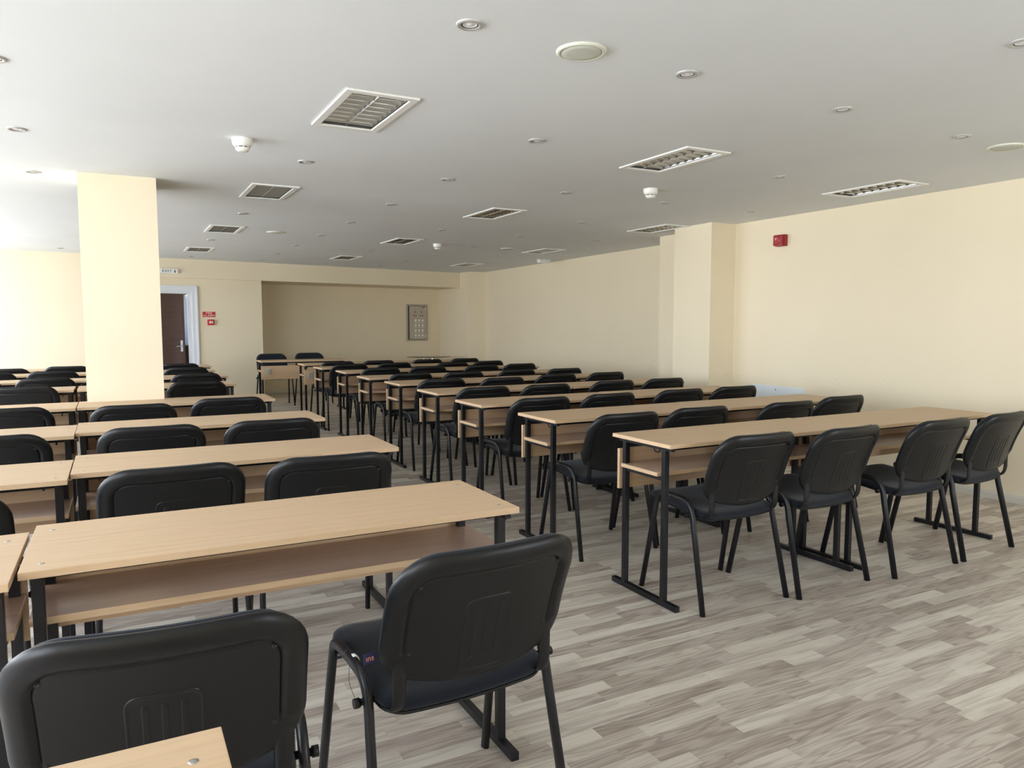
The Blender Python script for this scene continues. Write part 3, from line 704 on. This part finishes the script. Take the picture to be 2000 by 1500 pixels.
# ------------------------------------------------------------------ ceiling fixtures
def make_louvre():
    t = empty('louvre_light')
    b = bmesh.new(); w2, l2 = LW / 2, LL / 2
    for q in ((-w2, -hx + 0.012, -l2, l2), (hx - 0.012, w2, -l2, l2), (-hx + 0.012, hx - 0.012, -l2, -hy + 0.012), (-hx + 0.012, hx - 0.012, hy - 0.012, l2)):
        box(b, q[0], q[1], q[2], q[3], -0.009, 0.0, bev=0.002)
    obj('frame', b, M['white_metal'], t)
    b = bmesh.new(); a, c_ = hx - 0.001, hy - 0.001; z1 = 0.085
    vs = {(i, j, k): b.verts.new((i * a, j * c_, 0.0 if k == 0 else z1)) for i in (-1, 1) for j in (-1, 1) for k in (0, 1)}
    for q in (((-1, -1), (1, -1)), ((1, -1), (1, 1)), ((1, 1), (-1, 1)), ((-1, 1), (-1, -1))):
        b.faces.new((vs[(*q[0], 0)], vs[(*q[1], 0)], vs[(*q[1], 1)], vs[(*q[0], 1)]))
    b.faces.new([vs[(-1, -1, 1)], vs[(1, -1, 1)], vs[(1, 1, 1)], vs[(-1, 1, 1)]])
    obj('housing', b, M['housing'], t)
    for xc in (-0.066, 0.066):          # fluorescent tubes, switched off
        b = bmesh.new(); tube(b, [(xc, -0.28, 0.062), (xc, 0.28, 0.062)], 0.012, 8); obj('tube_lamp', b, M['white_plastic'], t)
    # curved side reflectors and centre spine
    for xs_, sgn, nm in ((-0.130, 1, 'side_reflector'), (0.130, -1, 'side_reflector')):
        b = bmesh.new(); pr = [(xs_ + sgn * 0.038 * (k / 5) ** 2, 0.002 + 0.05 * k / 5) for k in range(6)]
        for (p, q) in zip(pr, pr[1:]):
            f = b.faces.new([b.verts.new((p[0], -0.29, p[1])), b.verts.new((p[0], 0.29, p[1])), b.verts.new((q[0], 0.29, q[1])), b.verts.new((q[0], -0.29, q[1]))]); f.smooth = True
        bmesh.ops.remove_doubles(b, verts=b.verts[:], dist=1e-5); obj(nm, b, M['alu'], t)
    b = bmesh.new(); pr = [(-0.012, 0.045), (-0.008, 0.018), (-0.001, 0.001), (0.001, 0.001), (0.008, 0.018), (0.012, 0.045)]
    for (p, q) in zip(pr, pr[1:]): b.faces.new([b.verts.new((p[0], -0.29, p[1])), b.verts.new((p[0], 0.29, p[1])), b.verts.new((q[0], 0.29, q[1])), b.verts.new((q[0], -0.29, q[1]))])
    bmesh.ops.remove_doubles(b, verts=b.verts[:], dist=1e-5); obj('spine', b, M['alu'], t)
    b = bmesh.new(); pr = [(-0.014, 0.040), (-0.007, 0.014), (0.0, 0.003), (0.007, 0.014), (0.014, 0.040)]
    for (p, q) in zip(pr, pr[1:]): b.faces.new([b.verts.new((-0.128, p[0], p[1])), b.verts.new((-0.128, q[0], q[1])), b.verts.new((0.128, q[0], q[1])), b.verts.new((0.128, p[0], p[1]))])
    bmesh.ops.remove_doubles(b, verts=b.verts[:], dist=1e-5)
    o = obj('louvre_blade', b, M['alu'], t, loc=(0, -0.252, 0))
    for k in range(1, 8):
        link('louvre_blade', o.data, t, (0, -0.252 + 0.072 * k, 0))
    return t
lv0 = make_louvre()
COLN = ['left', 'middle', 'right']; COLI = {1: 0, 3: 1, 5: 2}
lab_l = {(0, 0): 'large unlit louvre light nearest the camera, over the aisle, with white frame'}
for i, (x, y) in enumerate(LIGHTS):
    t = lv0 if i == 0 else copy_tree(lv0); t.location = (x, y, H); ci = (0, 1, 2)[i % 3] if i < 3 else (i % 3); ri = i // 3
    tag(t, lab_l.get((ci, ri), 'unlit ceiling louvre light, %s in the %s column of such lights' % (ORD[ri], COLN[ci])), 'ceiling light', 'recessed louvre lights')

def make_downlight():
    t = empty('downlight')
    b = bmesh.new(); lathe(b, [(0.0475, 0.0), (0.0465, -0.004), (0.041, -0.007), (0.033, -0.006), (0.030, -0.003), (0.0275, -0.0012)], 28); obj('trim_ring', b, M['trim'], t, smooth=True)
    b = bmesh.new(); lathe(b, [(0.0300, -0.003), (0.0255, -0.0022), (0.0255, -0.0004)], 24); obj('clip_ring', b, M['dark'], t, smooth=True)
    b = bmesh.new(); lathe(b, [(0.0255, -0.0022), (0.020, -0.0005), (0.012, -0.0006), (0.007, -0.0035), (0, -0.0045)], 20); obj('bulb', b, M['bulb'], t, smooth=True)
    return t
dl0 = make_downlight()
DLS = {0: [(-0.37, 3.50), (-0.41, 4.69), (-0.44, 5.93), (-0.60, 12.02 - 0.35)],
       1: [(1.10, 2.36), (1.09, 4.78), (1.08, 7.26), (1.06, 9.69), (1.04, 12.22)],
       2: [(2.09, 2.40), (2.10, 3.64), (2.10, 4.89), (2.11, 6.12), (2.12, 7.37), (2.12, 8.62), (2.10, 9.85), (2.10, 11.08), (2.10, 12.32)],
       3: [(2.93, 1.57), (3.08, 2.44), (3.12, 4.95), (3.16, 7.51), (3.16, 10.05), (3.15, 12.57)],
       4: [(4.09, 2.48), (4.09, 3.73), (4.11, 4.97), (4.16, 6.30), (4.17, 7.60), (4.18, 8.90), (4.18, 10.20), (4.19, 11.45), (4.18, 12.72)],
       5: [(5.10, 4.97), (5.23, 7.60), (5.32, 10.28)]}
CN = ['leftmost', 'second', 'third', 'fourth', 'fifth', 'rightmost']; first = True
for ci, pts in DLS.items():
    for k, (x, y) in enumerate(pts):
        if (ci, k) == (3, 0):
            lb = 'ceiling downlight cut by the right edge of the photo'
        else:
            lb = 'small round white downlight, %s in the %s column of ceiling downlights' % (ORD[k], CN[ci])
        t = dl0 if first else copy_tree(dl0); first = False; t.location = (x, y, H); tag(t, lb, 'ceiling light', 'round recessed downlights')

def make_speaker():
    t = empty('ceiling_speaker')
    b = bmesh.new(); lathe(b, [(0.094, 0.0), (0.094, -0.004), (0.088, -0.009), (0.080, -0.010), (0.077, -0.007)], 36); obj('rim', b, M['cream_plastic'], t, smooth=True)
    b = bmesh.new(); lathe(b, [(0.0755, -0.004), (0.0755, -0.008), (0.073, -0.010), (0.05, -0.0115), (0, -0.012)], 36); obj('grille', b, M['grey_cloth'], t, smooth=True)
    b = bmesh.new(); lathe(b, [(0.0785, -0.006), (0.075, -0.0055)], 36); obj('gap', b, M['dark'], t)
    return t
sp0 = make_speaker()
for i, (x, y, lb) in enumerate(((1.57, 2.39, 'large round cream ceiling speaker near the top centre of the photo'), (4.55, 2.50, 'round ceiling speaker at the right edge of the photo'),
                                (1.61, 8.56, 'small looking round ceiling speaker far off, left of centre'), (4.72, 8.95, 'faint round ceiling speaker far off, near the back right corner'))):
    t = sp0 if i == 0 else copy_tree(sp0); t.location = (x, y, H); tag(t, lb, 'speaker', 'round ceiling speakers')
def make_smoke():
    t = empty('smoke_detector')
    b = bmesh.new(); lathe(b, [(0.055, 0.0), (0.055, -0.010), (0.052, -0.030), (0.049, -0.036), (0.040, -0.045), (0, -0.045)], 28); obj('base', b, M['white_plastic'], t, smooth=False)
    b = bmesh.new(); lathe(b, [(0.036, -0.045), (0.036, -0.050), (0, -0.050)], 24); obj('sensor_slot', b, M['dark'], t)
    b = bmesh.new(); lathe(b, [(0.0385, -0.050), (0.036, -0.060), (0.028, -0.068), (0.012, -0.070), (0, -0.070)], 24); obj('sensor_cap', b, M['white_plastic'], t, smooth=True)
    b = bmesh.new()
    for k in range(8):
        a = 2 * PI * k / 8; box(b, 0.036 * math.cos(a) - 0.003, 0.036 * math.cos(a) + 0.003, 0.036 * math.sin(a) - 0.003, 0.036 * math.sin(a) + 0.003, -0.051, -0.044)
    obj('rib', b, M['white_plastic'], t)
    return t
sm0 = make_smoke()
for i, (x, y, lb) in enumerate(((0.655, 4.36, 'nearest white smoke detector, hanging from the ceiling left of centre'), (3.60, 4.52, 'white smoke detector on the ceiling above the right-hand desks'),
                                (3.66, 8.86, 'farthest white smoke detector, small, near the back of the ceiling'))):
    t = sm0 if i == 0 else copy_tree(sm0); t.location = (x, y, H); tag(t, lb, 'smoke detector', 'ceiling smoke detectors')
t = empty('emergency_light', (6.03, 10.22, H)); tag(t, 'white box shaped emergency light on the ceiling by the far right wall', 'emergency light')
b = bmesh.new(); box(b, -0.10, 0.10, -0.05, 0.05, -0.022, 0, bev=0.004); obj('base', b, M['white_plastic'], t)
b = bmesh.new(); box(b, -0.092, 0.092, -0.043, 0.043, -0.052, -0.022, bev=0.008); obj('diffuser', b, M['sign_white'], t)

# ------------------------------------------------------------------ wall things
def on_back(x, y0, z, off=0.0):
    n = Vector((SL, -1, 0)).normalized(); return Vector((x, yb(x, y0), z)) + n * off
# exit sign
t = empty('exit_sign', on_back(0.762, Y_S, 2.093), ANG); tag(t, 'white exit sign box with dark letters on the beam above the door', 'sign')
b = bmesh.new(); box(b, -0.15, 0.128, -0.045, 0, -0.036, 0.036, bev=0.004); obj('box', b, M['white_plastic'], t)
b = bmesh.new(); box(b, -0.142, 0.120, -0.0465, -0.045, -0.030, 0.030); face = obj('face', b, M['sign_white'], t)
lettering('EXIT', 0.058, M['sign_dark'], face, (-0.033, -0.048, -0.002), (PI / 2, 0, 0), sx=1.25)
b = bmesh.new()
box(b, 0.077, 0.085, -0.0485, -0.0465, -0.022, 0.024); 
for q in ([(0.062, -0.006), (0.100, -0.006), (0.081, -0.026)], [(0.066, 0.010), (0.096, 0.010), (0.096, 0.004), (0.066, 0.004)]):
    v0 = [b.verts.new((x, -0.0485, z)) for x, z in q]; v1 = [b.verts.new((x, -0.0465, z)) for x, z in q]
    b.faces.new(v0); b.faces.new(v1[::-1])
    for k in range(len(q)): b.faces.new((v0[k], v1[k], v1[(k + 1) % len(q)], v0[(k + 1) % len(q)]))
obj('arrow', b, M['sign_dark'], face)
# fire alarm sign
t = empty('fire_alarm_sign', on_back(1.341, Y_D, 1.434), ANG); tag(t, 'red rectangular sign with white fire alarm lettering right of the door', 'sign')
b = bmesh.new(); box(b, -0.098, 0.098, -0.004, 0, -0.042, 0.042, bev=0.001); pl = obj('plate', b, M['red'], t)
lettering('FIRE', 0.042, M['sign_white'], pl, (0.0, -0.0048, 0.019), (PI / 2, 0, 0), sx=1.35)
lettering('ALARM', 0.042, M['sign_white'], pl, (0.0, -0.0048, -0.019), (PI / 2, 0, 0), sx=1.35)
# call point
t = empty('fire_call_point', on_back(1.360, Y_D, 1.308), ANG); tag(t, 'small square red call point under the fire alarm sign', 'call point')
b = bmesh.new(); box(b, -0.05, 0.05, -0.04, 0, -0.045, 0.045, bev=0.005); obj('case', b, M['red'], t)
b = bmesh.new(); box(b, -0.030, 0.026, -0.0425, -0.04, -0.017, 0.021, bev=0.002); gl = obj('break_glass', b, M['sign_white'], t)
b = bmesh.new(); lathe(b, [(0.010, 0), (0.010, 0.002), (0, 0.002)], 14); obj('push_dot', b, M['panel_grey'], gl, loc=(0, -0.0425, 0.002), rot=(PI / 2, 0, 0))
# siren on the right wall
t = empty('fire_siren', (XR, 5.075, 2.066), PI / 2); tag(t, 'dark red fire siren mounted high on the right wall', 'siren')
b = bmesh.new(); box(b, -0.055, 0.055, 0.0, 0.045, -0.055, 0.055, bev=0.010); obj('base', b, M['red_dark'], t)
b = bmesh.new(); box(b, -0.052, 0.052, 0.045, 0.080, -0.052, 0.052, bev=0.014); obj('housing', b, M['red_dark'], t)
b = bmesh.new(); lathe(b, [(0.036, 0.0), (0.036, 0.006), (0.030, 0.010), (0.024, 0.007), (0, 0.009)], 24); obj('lens', b, M['red_lens'], t, loc=(0, 0.080, 0.0), rot=(-PI / 2, 0, 0), smooth=True)
# pale cover plate low on the right wall
t = empty('cover_plate', (XR, 5.095, 0.52), PI / 2); tag(t, 'pale bluish rectangular cover plate low on the right wall', 'plate')
b = bmesh.new(); box(b, -0.33, 0.33, 0.0, 0.012, -0.16, 0.160, bev=0.003); obj('plate', b, M['cover_plate'], t)
b = bmesh.new(); lathe(b, [(0.006, 0), (0.006, 0.002), (0, 0.003)], 10); obj('screw', b, M['dark'], t, loc=(0.01, 0.012, 0.125), rot=(-PI / 2, 0, 0))
# fire panel in the recess
t = empty('control_panel', on_back(5.545, Y_R, 1.305), ANG); tag(t, 'grey metal control cabinet with white buttons on the back wall', 'control panel')
PW, PH = 0.246, 0.377
b = bmesh.new()
for q in ((-PW, -PW + 0.03, -PH, PH), (PW - 0.03, PW, -PH, PH), (-PW + 0.03, PW - 0.03, -PH, -PH + 0.03), (-PW + 0.03, PW - 0.03, PH - 0.03, PH)): box(b, q[0], q[1], -0.03, 0, q[2], q[3], bev=0.003)
obj('frame', b, M['panel_grey'], t)
b = bmesh.new(); box(b, -PW + 0.03, PW - 0.03, -0.008, 0, -PH + 0.03, PH - 0.03); obj('inner_box', b, M['dark'], t)
b = bmesh.new(); box(b, -PW + 0.055, PW - 0.033, -0.036, -0.022, -PH + 0.036, PH - 0.036, bev=0.003); pd = obj('panel_door', b, M['panel_door'], t)
for r_ in range(4):
    for c_ in range(3):
        b = bmesh.new(); box(b, -0.020, 0.020, -0.010, 0, -0.020, 0.020, bev=0.004); obj('button', b, M['sign_white'], pd, loc=(-0.048 + 0.085 * c_, -0.036, 0.045 - 0.103 * r_))
        b = bmesh.new(); box(b, -0.022, 0.022, -0.0015, 0, -0.004, 0.004); obj('button_label', b, M['sign_white'], pd, loc=(-0.048 + 0.085 * c_, -0.036, -0.002 - 0.103 * r_))
for (x, z) in ((-0.085, 0.145), (-0.035, 0.145), (0.075, 0.145), (0.125, 0.145), (-0.055, 0.22), (0.105, 0.22)):
    b = bmesh.new(); lathe(b, [(0.013, 0), (0.013, 0.004), (0.008, 0.008), (0, 0.008)], 14); obj('indicator', b, M['red_dark'], pd, loc=(x, -0.036, z), rot=(PI / 2, 0, 0))
b = bmesh.new(); box(b, 0.10, 0.19, -0.002, 0, -0.006, 0.006); obj('name_strip', b, M['cabinet_dark'], pd, loc=(0, -0.036, 0.315))
for z in (0.28, -0.28):
    b = bmesh.new(); box(b, -0.006, 0.006, -0.012, 0, -0.025, 0.025, bev=0.002); obj('hinge', b, M['sign_white'], pd, loc=(PW - 0.045, -0.036, z))
# round glass table in the corner
t = empty('round_glass_table', (5.31, 13.35, 0)); tag(t, 'round glass-topped table with thin chrome legs in the far corner', 'table')
gm, gnt, gb = new_mat('table_glass', (0.78, 0.82, 0.74), 0.08); gb.inputs['Transmission Weight'].default_value = 0.85; gb.inputs['IOR'].default_value = 1.45
b = bmesh.new(); lathe(b, [(0, 0.0), (0.410, 0.0), (0.415, 0.004), (0.410, 0.009), (0, 0.009)], 48); obj('glass_top', b, gm, t, loc=(0, 0, 0.645))
b = bmesh.new()
lathe(b, [(0.412, 0.000), (0.4165, 0.001), (0.4165, 0.008), (0.412, 0.009)], 48); obj('rim_band', b, M['cabinet_dark'], t, loc=(0, 0, 0.645))
for k, a in enumerate((0.4, 0.4 + 2 * PI / 3, 0.4 + 4 * PI / 3)):
    ca, sa = math.cos(a), math.sin(a)
    b = bmesh.new(); tube(b, smooth_path([(0.32 * ca, 0.32 * sa, 0.008), (0.16 * ca, 0.16 * sa, 0.10), (0.09 * ca, 0.09 * sa, 0.50), (0.10 * ca, 0.10 * sa, 0.640)]), 0.014, 10); obj('leg', b, M['chrome'], t)
b = bmesh.new(); lathe(b, [(0.088, 0.55), (0.096, 0.55), (0.096, 0.565), (0.088, 0.565), (0.088, 0.55)], 24); obj('leg_ring', b, M['chrome'], t)
